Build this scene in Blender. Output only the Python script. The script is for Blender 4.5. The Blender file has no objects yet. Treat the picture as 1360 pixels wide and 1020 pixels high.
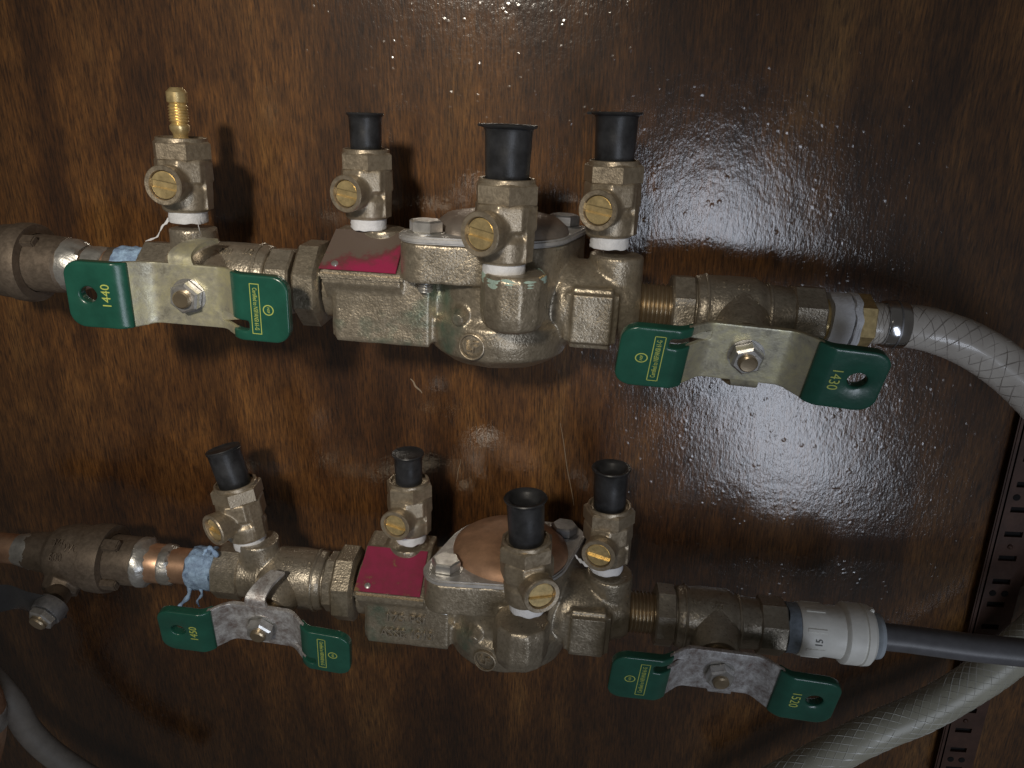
import bpy, bmesh, math, random
from mathutils import Vector, Matrix, noise
random.seed(7)
sc = bpy.context.scene
C = sc.collection
MM = 0.001
# ------------------------------------------------------------------ camera (wall = plane y=0, lengths below in mm)
FPX = 1021.0; TH = math.radians(20); PS = math.radians(5.3); D = 395.0
CAM = Vector((0, -D, 0))
FW = Vector((-math.sin(PS)*math.cos(TH), math.cos(PS)*math.cos(TH), -math.sin(TH)))
RT = Vector((math.cos(PS), math.sin(PS), 0)); UP = RT.cross(FW)
cd = bpy.data.cameras.new('camera'); cam = bpy.data.objects.new('camera', cd); C.objects.link(cam)
cam.matrix_world = Matrix((( RT.x, UP.x, -FW.x, 0), (RT.y, UP.y, -FW.y, -D*MM), (RT.z, UP.z, -FW.z, 0), (0, 0, 0, 1)))
cd.sensor_width = 36; cd.lens = 36*FPX/1360; cd.clip_start = 0.01; cd.clip_end = 50
sc.camera = cam
# ------------------------------------------------------------------ world, lamps, exposure
w = bpy.data.worlds.new('World'); sc.world = w; w.use_nodes = True
bg = w.node_tree.nodes['Background']; bg.inputs[0].default_value = (1.0, 0.93, 0.85, 1); bg.inputs[1].default_value = 0.048
def lamp(name, kind, loc, target, power, color, **kw):
    l = bpy.data.lights.new(name, kind); l.energy = power; l.color = color
    for k, v in kw.items(): setattr(l, k, v)
    o = bpy.data.objects.new(name, l); C.objects.link(o)
    loc = Vector(loc)*MM; tgt = Vector(target)*MM
    o.location = loc; o.rotation_euler = (tgt-loc).to_track_quat('-Z', 'Y').to_euler()
    return o
# hand-held torch low in front of the panel, and the daylight of an open doorway to the right
torch = lamp('torch', 'SPOT', (-130, -860, 285), (-140, 0, -98), 19.0, (1.0, 0.91, 0.77), shadow_soft_size=0.042, spot_size=math.radians(32.5), spot_blend=1.0)
door = lamp('doorway_daylight', 'AREA', (262, -800, -345), (100, 0, -150), 1.35, (0.80, 0.87, 1.0), shape='RECTANGLE', size=0.15, size_y=0.54)
door.rotation_euler.rotate_axis('Z', math.radians(24))
sc.view_settings.view_transform = 'Standard'; sc.view_settings.look = 'None'
sc.view_settings.exposure = 0.1; sc.view_settings.gamma = 1
sc.render.resolution_x = 1024; sc.render.resolution_y = 768

def P(px, py, h):
    d = FW + RT*((px-680)/FPX) - UP*((py-510)/FPX)
    return CAM + d*((D-h)/d.y)
def proj(p):
    v = p-CAM; return 680+FPX*v.dot(RT)/v.dot(FW), 510-FPX*v.dot(UP)/v.dot(FW)

# ------------------------------------------------------------------ materials
def new_mat(name):
    m = bpy.data.materials.new(name); m.use_nodes = True
    nt = m.node_tree; b = nt.nodes['Principled BSDF']
    return m, nt, b
def N(nt, t, **kw):
    n = nt.nodes.new(t)
    for k, v in kw.items():
        if k.startswith('i_'):
            n.inputs[k[2:].replace('_', ' ')].default_value = v
        else: setattr(n, k, v)
    return n
def ramp(nt, src, stops):
    r = nt.nodes.new('ShaderNodeValToRGB'); e = r.color_ramp.elements
    e[0].position, e[0].color = stops[0][0], (*stops[0][1], 1)
    e[1].position, e[1].color = stops[1][0], (*stops[1][1], 1)
    for p, c in stops[2:]:
        x = e.new(p); x.color = (*c, 1)
    nt.links.new(src, r.inputs[0]); return r.outputs[0]
def noise_(nt, scale, detail=4, rough=.6, vec=None, dist=0):
    n = nt.nodes.new('ShaderNodeTexNoise'); n.inputs['Scale'].default_value = scale; n.inputs['Detail'].default_value = detail
    n.inputs['Roughness'].default_value = rough; n.inputs['Distortion'].default_value = dist
    if vec is not None: nt.links.new(vec, n.inputs['Vector'])
    return n.outputs[0]
def wpos(nt, sx=1, sy=1, sz=1):
    g = nt.nodes.new('ShaderNodeNewGeometry'); m = nt.nodes.new('ShaderNodeMapping')
    m.inputs['Scale'].default_value = (sx, sy, sz); nt.links.new(g.outputs['Position'], m.inputs['Vector']); return m.outputs[0]
def bump(nt, h, dist, strength=1.0, prev=None):
    b = nt.nodes.new('ShaderNodeBump'); b.inputs['Distance'].default_value = dist; b.inputs['Strength'].default_value = strength
    nt.links.new(h, b.inputs['Height'])
    if prev is not None: nt.links.new(prev, b.inputs['Normal'])
    return b.outputs[0]
def mix(nt, fac, a, b, mode='MIX'):
    m = nt.nodes.new('ShaderNodeMix'); m.data_type = 'RGBA'; m.blend_type = mode
    for i, v in ((0, fac), (6, a), (7, b)):
        if isinstance(v, (int, float)): m.inputs[i].default_value = v
        elif isinstance(v, tuple): m.inputs[i].default_value = (*v, 1)
        else: nt.links.new(v, m.inputs[i])
    return m.outputs[2]
def math_(nt, op, a, b=None):
    m = nt.nodes.new('ShaderNodeMath'); m.operation = op
    for i, v in ((0, a), (1, b)):
        if v is None: continue
        if isinstance(v, (int, float)): m.inputs[i].default_value = v
        else: nt.links.new(v, m.inputs[i])
    return m.outputs[0]
def simple(name, col, rough=.5, metal=0, bscale=None, bdist=0, var=.15, vscale=150, **kw):
    m, nt, b = new_mat(name)
    p = wpos(nt)
    n = noise_(nt, vscale, 5, .65, p)
    lo = tuple(c*(1-var) for c in col); hi = tuple(min(1, c*(1+var)) for c in col)
    nt.links.new(ramp(nt, n, [(.3, lo), (.7, hi)]), b.inputs['Base Color'])
    b.inputs['Roughness'].default_value = rough; b.inputs['Metallic'].default_value = metal
    for k, v in kw.items(): b.inputs[k.replace('_', ' ')].default_value = v
    if bscale: nt.links.new(bump(nt, noise_(nt, bscale, 3, .6, p), bdist), b.inputs['Normal'])
    return m
def cast_mat(name, dark, mid, light, grain=1000, gd=.00023, metal=.66, rough=.33, green=0.0):
    m, nt, b = new_mat(name); p = wpos(nt)
    big = noise_(nt, 60, 6, .7, p)
    col = ramp(nt, big, [(.28, dark), (.5, mid), (.72, light)])
    fine = noise_(nt, 500, 4, .7, p)
    col = mix(nt, .30, col, ramp(nt, fine, [(.35, tuple(c*.7 for c in mid)), (.65, tuple(min(1, c*1.15) for c in light))]))
    if green:
        g = noise_(nt, 24, 4, .6, p); gm = ramp(nt, g, [(.60, (0, 0, 0)), (.72, (green,)*3)])
        col = mix(nt, gm, col, (.10, .24, .18))
    nt.links.new(col, b.inputs['Base Color'])
    b.inputs['Metallic'].default_value = metal
    nt.links.new(ramp(nt, fine, [(.3, (rough-.08,)*3), (.7, (rough+.14,)*3)]), b.inputs['Roughness'])
    n1 = bump(nt, noise_(nt, grain, 2, .5, p), gd)
    n2 = bump(nt, noise_(nt, 220, 2, .5, p), gd*.8, prev=n1)
    nt.links.new(n2, b.inputs['Normal'])
    return m
M = {}
M['bronze'] = cast_mat('cast_bronze', (.23, .195, .145), (.36, .31, .235), (.48, .415, .32), green=.75)
M['bronze_grey'] = cast_mat('cast_bronze_grey', (.26, .225, .18), (.40, .355, .285), (.52, .465, .385))
M['bronze_cock'] = cast_mat('fine_cast_bronze', (.26, .21, .15), (.385, .32, .235), (.50, .43, .325), grain=1300, gd=.00011, rough=.36)
M['bronze_dark'] = cast_mat('dull_dark_bronze', (.12, .095, .072), (.19, .15, .115), (.27, .215, .165), grain=1300, gd=.00006, metal=.6, rough=.5)
M['machined'] = simple('machined_bronze', (.47, .38, .26), .32, .85, 900, .00003)
M['brass'] = simple('yellow_brass', (.78, .60, .30), .30, .7, 700, .00004, .3, 300)
M['steel'] = simple('zinc_steel', (.58, .57, .55), .33, .8, 500, .00005, .25, 250)
M['bolt_dark'] = simple('grey_bolt', (.30, .30, .31), .45, .8, 500, .00005, .3, 250)
M['coverplate'] = simple('cover_steel', (.50, .49, .48), .5, .55, 600, .00006, .25, 120)
M['copper_cover'] = simple('coppery_cover', (.45, .27, .17), .55, .5, 500, .00006, .4, 60)
M['brown_cover'] = simple('brown_cover', (.34, .295, .26), .42, .6, 500, .00006, .25, 60)
M['copper'] = simple('old_copper', (.80, .48, .32), .38, .85, 300, .00004, .35, 90)
M['solder'] = simple('solder_silver', (.62, .61, .58), .36, .8, 400, .00025, .25, 200)
M['rubber'] = simple('black_rubber', (.027, .028, .031), .40, 0, 900, .00006, .6, 120)
M['tape'] = simple('white_thread_tape', (.74, .75, .78), .6, 0, 700, .0003, .08, 300)
M['bluetape'] = simple('blue_thread_tape', (.32, .47, .80), .6, 0, 500, .0006, .5, 260)
M['green'] = simple('green_vinyl', (.015, .095, .064), .28, 0, 140, .0002, .22, 60, Coat_Weight=.4, Coat_Roughness=.18)
M['print'] = simple('yellow_print', (.50, .58, .13), .5)
M['white'] = simple('white_plastic', (.86, .85, .79), .42, 0, 300, .0001, .1, 90)
M['whitegrey'] = simple('pale_blue_plastic', (.42, .47, .52), .4)
M['greytube'] = simple('grey_tube', (.13, .13, .14), .32, 0, 200, .00005)
M['darktube'] = simple('dim_grey_tube', (.26, .235, .205), .6)
M['black_lever'] = simple('black_coated_lever', (.035, .035, .037), .25, .0, 500, .0002)
M['strip'] = simple('brown_painted_steel', (.07, .034, .023), .5, .2, 300, .0001, .35, 80)
M['void'] = simple('dark_gap', (.004, .003, .003), .9)
M['greytape'] = simple('grey_blue_tape', (.26, .31, .37), .5, 0, 500, .0003, .3, 300)

def tag_mat():
    m, nt, b = new_mat('magenta_tag'); p = wpos(nt)
    n = noise_(nt, 75, 6, .7, p)
    col = ramp(nt, n, [(.40, (.29, .02, .07)), (.56, (.23, .022, .055)), (.62, (.22, .13, .055))])
    nt.links.new(col, b.inputs['Base Color']); b.inputs['Roughness'].default_value = .5
    return m
M['tag'] = tag_mat()
def tag_shade_mat():
    m, nt, b = new_mat('magenta_tag_painted_shade'); p = wpos(nt)
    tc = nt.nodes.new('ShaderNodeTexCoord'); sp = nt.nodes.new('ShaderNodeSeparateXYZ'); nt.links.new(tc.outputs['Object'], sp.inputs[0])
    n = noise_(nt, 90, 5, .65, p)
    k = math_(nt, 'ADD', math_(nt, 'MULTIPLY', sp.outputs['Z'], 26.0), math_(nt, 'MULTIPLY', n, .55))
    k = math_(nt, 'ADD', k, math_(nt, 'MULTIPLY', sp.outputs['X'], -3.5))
    col = ramp(nt, k, [(.82, (.34, .024, .085)), (.93, (.16, .045, .05)), (.99, (.14, .105, .085))])  # brownish shadow over the upper part, painted into the tag colour with a ragged edge
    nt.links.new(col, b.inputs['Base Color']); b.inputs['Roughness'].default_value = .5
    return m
M['tagshade'] = tag_shade_mat()
def plate_mat():
    m, nt, b = new_mat('chromated_steel'); p = wpos(nt)
    n = noise_(nt, 85, 7, .75, p, .4)
    col = ramp(nt, n, [(.30, (.20, .185, .14)), (.43, (.47, .45, .36)), (.55, (.58, .55, .38)), (.66, (.66, .62, .37)), (.78, (.45, .44, .42))])
    nt.links.new(col, b.inputs['Base Color']); b.inputs['Metallic'].default_value = .55
    nt.links.new(ramp(nt, noise_(nt, 300, 4, .6, p), [(.3, (.3,)*3), (.7, (.55,)*3)]), b.inputs['Roughness'])
    nt.links.new(bump(nt, noise_(nt, 260, 4, .6, p), .00018), b.inputs['Normal'])
    return m
M['plate'] = plate_mat()
def plate2_mat():
    m, nt, b = new_mat('spotted_grey_steel'); p = wpos(nt)
    n = noise_(nt, 170, 7, .8, p, .3)
    col = ramp(nt, n, [(.36, (.26, .20, .18)), (.45, (.42, .39, .38)), (.54, (.60, .59, .59)), (.64, (.80, .80, .80))])
    nt.links.new(col, b.inputs['Base Color']); b.inputs['Metallic'].default_value = .5
    b.inputs['Roughness'].default_value = .33
    nt.links.new(bump(nt, n, .0004), b.inputs['Normal'])
    return m
M['plate2'] = plate2_mat()
def wood_mat():
    m, nt, b = new_mat('varnished_plywood')
    p = wpos(nt); g = wpos(nt, 1, 1, .11)
    blot = noise_(nt, 15, 6, .65, wpos(nt, 1, 1, .33), .5)
    col = ramp(nt, blot, [(.32, (.036, .0130, .0034)), (.46, (.074, .0290, .0072)), (.58, (.140, .060, .0160)), (.70, (.215, .105, .031))])
    grain = noise_(nt, 520, 8, .8, g, .25)
    col = mix(nt, .75, col, ramp(nt, grain, [(.34, (.38, .35, .32)), (.5, (.88, .88, .86)), (.64, (1.6, 1.58, 1.42))]), 'MULTIPLY')
    pores = noise_(nt, 1100, 4, .7, wpos(nt, 1, 1, .09))
    col = mix(nt, .8, col, ramp(nt, pores, [(.38, (.25, .22, .20)), (.5, (1, 1, 1)), (.66, (1.5, 1.45, 1.3))]), 'MULTIPLY')
    # wavy figure of the veneer
    wv = nt.nodes.new('ShaderNodeTexWave'); wv.inputs['Scale'].default_value = 9; wv.inputs['Distortion'].default_value = 9
    wv.inputs['Detail'].default_value = 3; wv.inputs['Detail Scale'].default_value = 1.2
    nt.links.new(wpos(nt, 1, 1, .28), wv.inputs['Vector'])
    col = mix(nt, .45, col, ramp(nt, wv.outputs['Fac'], [(.0, (.62, .58, .55)), (.8, (1.15, 1.12, 1.05))]), 'MULTIPLY')
    nt.links.new(col, b.inputs['Base Color'])
    b.inputs['Roughness'].default_value = .55; b.inputs['Specular IOR Level'].default_value = .25
    b.inputs['Coat Weight'].default_value = 1.0; b.inputs['Coat Roughness'].default_value = .13; b.inputs['Coat IOR'].default_value = 1.75
    # orange peel, bubbles and grit in the varnish
    vor = nt.nodes.new('ShaderNodeTexVoronoi'); vor.inputs['Scale'].default_value = 190; nt.links.new(p, vor.inputs['Vector'])
    drop = ramp(nt, vor.outputs['Distance'], [(.08, (1, 1, 1)), (.26, (0, 0, 0))])
    sel = ramp(nt, noise_(nt, 55, 3, .6, p), [(.46, (0, 0, 0)), (.56, (1, 1, 1))])
    drop = math_(nt, 'MULTIPLY', drop, sel)
    v2 = nt.nodes.new('ShaderNodeTexVoronoi'); v2.inputs['Scale'].default_value = 430; nt.links.new(p, v2.inputs['Vector'])
    grit = ramp(nt, v2.outputs['Distance'], [(.08, (1, 1, 1)), (.26, (0, 0, 0))])
    sel2 = ramp(nt, noise_(nt, 150, 3, .6, p), [(.70, (0, 0, 0)), (.76, (1, 1, 1))])
    grit = math_(nt, 'MULTIPLY', grit, sel2)
    n = bump(nt, noise_(nt, 620, 3, .65, wpos(nt, 1, 1, .5)), .00012)
    n = bump(nt, noise_(nt, 90, 3, .5, p), .0002, prev=n)
    n = bump(nt, drop, .00009, prev=n)
    n = bump(nt, grit, .00008, prev=n)
    nt.links.new(n, b.inputs['Coat Normal'])
    nt.links.new(bump(nt, grain, .00008), b.inputs['Normal'])
    return m
M['wood'] = wood_mat()
def hose_mat():
    m, nt, b = new_mat('milky_clear_hose')
    nt.links.new(ramp(nt, noise_(nt, 60, 4, .6, wpos(nt)), [(.3, (.54, .50, .45)), (.7, (.70, .66, .60))]), b.inputs['Base Color'])
    b.inputs['Roughness'].default_value = .28; b.inputs['Subsurface Weight'].default_value = .3
    b.inputs['Subsurface Radius'].default_value = (.004, .004, .004); b.inputs['Coat Weight'].default_value = .3
    return m
M['hose'] = hose_mat()
M['hose2'] = simple('dull_clear_hose', (.42, .41, .33), .35, 0, None, 0, .12, 60)
M['braid_dark'] = simple('grey_braid', (.38, .345, .31), .5)
M['braid_white'] = simple('white_braid', (.62, .62, .57), .22)

# ------------------------------------------------------------------ mesh helpers (all in mm)
def bm_new(): return bmesh.new()
def frame(direction, up=None):
    d = Vector(direction).normalized()
    u = Vector(up) if up else (Vector((0, 0, 1)) if abs(d.z) < .9 else Vector((1, 0, 0)))
    x = u.cross(d).normalized(); y = d.cross(x)
    return d, x, y
def lathe(bm, prof, origin=(0, 0, 0), axis=(0, 0, 1), seg=40, up=None, phase=0, closed=False):
    """prof = [(t, r)...] along the axis; ends with r>0 are capped unless closed (a ring profile)"""
    d, x, y = frame(axis, up); o = Vector(origin); rings = []
    for t, r in prof:
        if r <= 1e-6: rings.append([bm.verts.new(o+d*t)]); continue
        rings.append([bm.verts.new(o+d*t+(x*math.cos(a)+y*math.sin(a))*r) for a in [phase+2*math.pi*k/seg for k in range(seg)]])
    pairs = list(zip(rings, rings[1:]))
    if closed: pairs.append((rings[-1], rings[0]))
    for a, b in pairs:
        if len(a) == 1 and len(b) == 1: continue
        for k in range(seg):
            k2 = (k+1) % seg
            if len(a) == 1: bm.faces.new((a[0], b[k2], b[k]))
            elif len(b) == 1: bm.faces.new((a[k], a[k2], b[0]))
            else: bm.faces.new((a[k], a[k2], b[k2], b[k]))
    if not closed:
        if len(rings[0]) > 1: bm.faces.new(list(reversed(rings[0])))
        if len(rings[-1]) > 1: bm.faces.new(rings[-1])
    return bm
def box(bm, x0, x1, y0, y1, z0, z1, bev=0):
    r = bmesh.ops.create_cube(bm, size=1)
    vs = r['verts']
    for v in vs: v.co = Vector(((x0+x1)/2+v.co.x*(x1-x0), (y0+y1)/2+v.co.y*(y1-y0), (z0+z1)/2+v.co.z*(z1-z0)))
    if bev:
        es = list({e for v in vs for e in v.link_edges})
        bmesh.ops.bevel(bm, geom=es, offset=bev, segments=2, affect='EDGES')
    return bm
def prism(bm, pts, a, b, axis='x', bev=0):
    """extrude a 2D outline: axis x -> pts (y,z); axis z -> pts (x,y); axis y -> pts (x,z)"""
    def mk(p, t):
        return {'x': Vector((t, p[0], p[1])), 'z': Vector((p[0], p[1], t)), 'y': Vector((p[0], t, p[1]))}[axis]
    A = [bm.verts.new(mk(p, a)) for p in pts]; B = [bm.verts.new(mk(p, b)) for p in pts]; n = len(pts)
    fs = [bm.faces.new(A), bm.faces.new(B)]
    for k in range(n): fs.append(bm.faces.new((A[k], A[(k+1) % n], B[(k+1) % n], B[k])))
    bmesh.ops.recalc_face_normals(bm, faces=fs)
    if bev:
        es = list({e for f in fs[:2] for e in f.edges})
        bmesh.ops.bevel(bm, geom=es, offset=bev, segments=2, affect='EDGES')
    return bm
def hexprism(bm, r, t0, t1, origin=(0, 0, 0), axis=(0, 0, 1), seg=6, phase=0, ch=.6, up=None):
    """polygonal nut body with chamfered rims"""
    return lathe(bm, [(t0, r-ch*1.3), (t0+ch, r), (t1-ch, r), (t1, r-ch*1.3)], origin, axis, seg, up, phase)
def tube(bm, pts, r, seg=16, rfun=None, cap=True):
    pts = [Vector(p) for p in pts]; n = len(pts); rings = []
    t = (pts[1]-pts[0]).normalized(); x = t.orthogonal().normalized()
    for i, p in enumerate(pts):
        t = (pts[min(i+1, n-1)]-pts[max(i-1, 0)]).normalized()
        x = (x-t*x.dot(t)).normalized(); y = t.cross(x)
        rr = rfun(i/(n-1)) if rfun else r
        rings.append([bm.verts.new(p+(x*math.cos(a)+y*math.sin(a))*rr) for a in [2*math.pi*k/seg for k in range(seg)]])
    for a, b in zip(rings, rings[1:]):
        for k in range(seg): bm.faces.new((a[k], a[(k+1) % seg], b[(k+1) % seg], b[k]))
    if cap: bm.faces.new(list(reversed(rings[0]))); bm.faces.new(rings[-1])
    return bm
def spline(ctrl, n=60):
    c = [Vector(p) for p in ctrl]; c = [c[0]*2-c[1]]+c+[c[-1]*2-c[-2]]; out = []
    segs = len(c)-3
    for i in range(n+1):
        u = i/n*segs; k = min(int(u), segs-1); t = u-k
        a, b, d, e = c[k:k+4]
        out.append(.5*((2*b)+(-a+d)*t+(2*a-5*b+4*d-e)*t*t+(-a+3*b-3*d+e)*t**3))
    return out
def hull2(pts):
    pts = sorted(set((round(a, 4), round(b, 4)) for a, b in pts))
    def half(ps):
        h = []
        for p in ps:
            while len(h) > 1 and (h[-1][0]-h[-2][0])*(p[1]-h[-2][1])-(h[-1][1]-h[-2][1])*(p[0]-h[-2][0]) <= 0: h.pop()
            h.append(p)
        return h
    lo = half(pts); hi = half(reversed(pts)); return lo[:-1]+hi[:-1]
def circ(cx, cy, r, n=48): return [(cx+r*math.cos(2*math.pi*k/n), cy+r*math.sin(2*math.pi*k/n)) for k in range(n)]
def finish(bm, name, smooth=35):
    bmesh.ops.recalc_face_normals(bm, faces=bm.faces)
    me = bpy.data.meshes.new(name); bm.to_mesh(me); bm.free(); me.transform(Matrix.Scale(MM, 4))
    if smooth:
        for p in me.polygons: p.use_smooth = True
        me.set_sharp_from_angle(angle=math.radians(smooth))
    return me
def bake(me, mods):
    o = bpy.data.objects.new('tmp', me); C.objects.link(o)
    for kind, props in mods:
        md = o.modifiers.new(kind, kind)
        for k, v in props.items(): setattr(md, k, v)
    dg = bpy.context.evaluated_depsgraph_get(); dg.update()
    out = bpy.data.meshes.new_from_object(o.evaluated_get(dg)); bpy.data.objects.remove(o); return out
def cast(bm, voxel=.8, it=4, extra=None):
    """melt intersecting closed shapes into one casting with soft fillets; extra = crisp shapes joined afterwards"""
    bmesh.ops.recalc_face_normals(bm, faces=bm.faces)
    me = bpy.data.meshes.new('c'); bm.to_mesh(me); bm.free()
    me = bake(me, [('REMESH', dict(mode='VOXEL', voxel_size=voxel, use_smooth_shade=True)), ('SMOOTH', dict(factor=.5, iterations=it))])
    b2 = bmesh.new(); b2.from_mesh(me)
    for v in b2.verts:
        v.co += v.normal*(noise.noise(v.co*.11)*.35)
    if extra: extra(b2)
    return b2
def mirror_x(me):
    m2 = me.copy(); m2.transform(Matrix.Scale(-1, 4, (1, 0, 0))); m2.flip_normals(); return m2

# ------------------------------------------------------------------ object helpers
def put(name, me, mat, parent=None, mw=None, label=None, cat=None, group=None, kind=None):
    o = bpy.data.objects.new(name, me); C.objects.link(o)
    if mat is not None and not me.materials: me.materials.append(mat)
    if mat is not None and me.materials[0] != mat:
        o.material_slots[0].link = 'OBJECT'; o.material_slots[0].material = mat
    if parent: o.parent = parent
    if mw is not None: o.matrix_local = mw
    for k, v in (('label', label), ('category', cat), ('group', group), ('kind', kind)):
        if v: o[k] = v
    return o
def thing(name, label, cat, mw, group=None):
    o = bpy.data.objects.new(name, None); o.empty_display_size = .01; C.objects.link(o); o.matrix_world = mw
    o['label'] = label; o['category'] = cat
    if group: o['group'] = group
    return o
def axes(o, x, y, z):
    o = Vector(o)*MM; x, y, z = (Vector(v).normalized() for v in (x, y, z))
    return Matrix(((x.x, y.x, z.x, o.x), (x.y, y.y, z.y, o.y), (x.z, y.z, z.z, o.z), (0, 0, 0, 1)))
def text_mesh(body, size, ext=.12, align='CENTER', sx=1):
    c = bpy.data.curves.new('t', 'FONT'); c.body = body; c.size = size; c.extrude = ext; c.align_x = align; c.align_y = 'CENTER'
    c.space_character = 1.0; c.resolution_u = 3
    o = bpy.data.objects.new('t', c); C.objects.link(o)
    dg = bpy.context.evaluated_depsgraph_get(); dg.update()
    me = bpy.data.meshes.new_from_object(o.evaluated_get(dg)); bpy.data.objects.remove(o)
    me.materials.clear(); me.transform(Matrix.Scale(sx, 4, (1, 0, 0))); return me

# ================================================================== SETTING
bm = bm_new(); box(bm, -900, 900, 0, 18, -900, 700)
wall = put('wall', finish(bm, 'wall', 0), M['wood'], kind='structure')
M['scratch'] = simple('pale_scratch', (.30, .23, .16), .6)
def scratch(p, q, wdt):
    a, b = P(*p, .3), P(*q, .3); bm = bm_new()
    pts = [a.lerp(b, i/10)+Vector((math.sin(i*.9)*wdt*.8, 0, 0)) for i in range(11)]
    tube(bm, pts, wdt, 6, rfun=lambda u: wdt*(.35+.65*math.sin(math.pi*min(1, u*.9+.05))))
    put('scratch', finish(bm, 'scratch'), M['scratch'], wall)
scratch((744, 562), (762, 672), .28); scratch((545, 503), (560, 522), .55); scratch((612, 610), (606, 640), .2)


# slotted steel upright on the wall at right
s0 = P(1258, 930, 0); s1 = P(1335, 600, 0)
bm = bm_new(); x0, x1 = 0, 25
Lz0, Lz1 = -140, 250
ys, yf = -3.2, -1.6
slots = []; z = Lz0+6; k = 0
while z < Lz1-6: slots.append((z, k)); z += 15.2; k += 1
def quadbox(bm, a, b, c, d, y0=ys, y1=yf): box(bm, a, b, y0, y1, c, d)
prev = Lz0
for z, k in slots:
    quadbox(bm, 5, x1-.0, prev, z)
    quadbox(bm, 5, 9.5, z, z+3.4); quadbox(bm, 19, x1, z, z+3.4)
    prev = z+3.4
quadbox(bm, 5, x1, prev, Lz1)
box(bm, 1.5, 5.2, -6.2, -4.4, Lz0, Lz1, .7); box(bm, 3.6, 5.2, -6.2, -1.6, Lz0, Lz1)
sx0 = (s0.x+s1.x)/2
strip = thing('slotted_upright', 'dark brown slotted steel strip running down the panel behind the hoses at right', 'metal strip', Matrix.Translation(Vector((sx0-2, 0, (s0.z+s1.z)/2))*MM))
put('rail', finish(bm, 'rail', 30), M['strip'], strip)
bm = bm_new(); box(bm, 6, x1-1, -1.2, -.3, Lz0, Lz1); put('backing', finish(bm, 'backing', 0), M['void'], strip)
for z, k in slots:
    if k % 2 == 0:
        big = k % 4 == 0
        for dx in ((11, 17.5) if big else (14,)):
            bm = bm_new(); lathe(bm, [(0, 1.9), (.25, 1.9), (.5, 1.2)] if big else [(0, 1.5), (.7, 1.3), (1.2, .6)], (dx, -3.25, z+9.2), (0, -1, 0), 14)
            put('rivet_hole' if big else 'rivet', finish(bm, 'riv'), M['void'] if big else M['strip'], strip)

# ================================================================== SHARED MESHES
# ---- backflow preventer body. local: origin = pipe axis under the bowl, x along the pipe, -y to the viewer, z up
def outline(grow=0):
    return hull2(circ(0, 0, 31.5+grow)+circ(-29, -23, 10.5+grow)+circ(28, 21, 10.5+grow))
bm = bm_new()
lathe(bm, [(-78, 15), (-60, 16), (-25, 17), (25, 18), (52, 17), (62, 14.5), (65, 12)], axis=(1, 0, 0), seg=48)   # through run
prism(bm, [(-20, -21), (-20, 10), (-8, 18), (16, 18), (18, -21)], -72, -26, 'x', bev=1.6)                                  # left block
prism(bm, [(-22.5, 6), (-22.5, 11.5), (-2, 26), (14, 26), (14, -5), (-14, -5)], -75, -40, 'x')                    # ramp for the tag
lathe(bm, [(0, 10.5), (27, 10.5)], (-54, 3, 0), (0, 0, 1), 32)                                                   # boss of rear cock
lathe(bm, [(-30, 0), (-29.5, 14), (-27, 24), (-22, 31), (-15, 32.6), (-8, 32.4), (-5, 29.5), (14, 29.5)], (2, 0, 0), (0, 0, 1), 64)   # bowl
prism(bm, outline(), 11, 27.5, 'z')                                                                              # flange with ears
lathe(bm, [(-3, 8), (-1, 12.0), (4, 13.6), (19, 13.6), (21, 12.6)], (11, -43, 0), (0, 0, 1), 10, phase=.3)      # front boss
prism(bm, [(11-11, -43), (11+12, -43), (24, -12), (-4, -12)], -1, 17, 'z')                                       # its neck
lathe(bm, [(22, 16), (30, 20), (40, 19.5), (50, 18)], axis=(1, 0, 0), seg=48)
box(bm, 32, 55, -22.5, -8, -16, 11, 2.6)                                                                              # square pad
lathe(bm, [(-5, 12.5), (14, 12.2), (23, 12.2)], (53, 0, 0), (0, 0, 1), 32)                                       # right boss
lathe(bm, [(0, 7), (30, 7)], (18, -6, 12), (1, 0.1, -.15), 24)
lathe(bm, [(0, 4.5), (8, 3)], (-12, -24, -2), (-.2, -1, -.3), 12)
def crisp(b):
    hexprism(b, 20.3, -91, -79.5, axis=(1, 0, 0), seg=8, phase=math.pi/8, ch=1.4)
    box(b, -76.5, -39, -24, -18, 7.6, 11.6, 1.2)
b = cast(bm, .75, 5, crisp)
for v in b.verts:                                     # bolt slots in the collar rim are kept shallow
    pass
ME_body = finish(b, 'backflow_body', 40)
bm = bm_new(); pr = []
z = 63
prof = [(60, 10.2)]
while z < 79: prof += [(z, 10.1), (z+.75, 11.0), (z+1.5, 10.1)]; z += 1.9
prof += [(81, 9.6)]
lathe(bm, prof, axis=(1, 0, 0), seg=48); ME_thread = finish(bm, 'thread', 20)
bm = bm_new(); prism(bm, outline(.8), 27.6, 30.6, 'z', bev=.8); ME_plate = finish(bm, 'plate', 40)
bm = bm_new()
lathe(bm, [(30.3, 30), (33.0, 29.3), (36.4, 25), (38.2, 17), (38.8, 8), (39, 0)], (1, 0, 0), (0, 0, 1), 64); ME_dome = finish(bm, 'dome', 50)
bm = bm_new(); hexprism(bm, 7.2, 31.0, 36.2, ch=.7); lathe(bm, [(30.55, 8.3), (31.2, 8.3)], seg=28); ME_bolt = finish(bm, 'bolt', 25)
bm = bm_new(); prof = [(5.5, 3.2)]
z = 6
while z < 11: prof += [(z, 3.1), (z+.5, 3.6), (z+1, 3.1)]; z += 1.1
lathe(bm, prof, seg=20); ME_boltend = finish(bm, 'bolt_end', 20)
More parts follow.
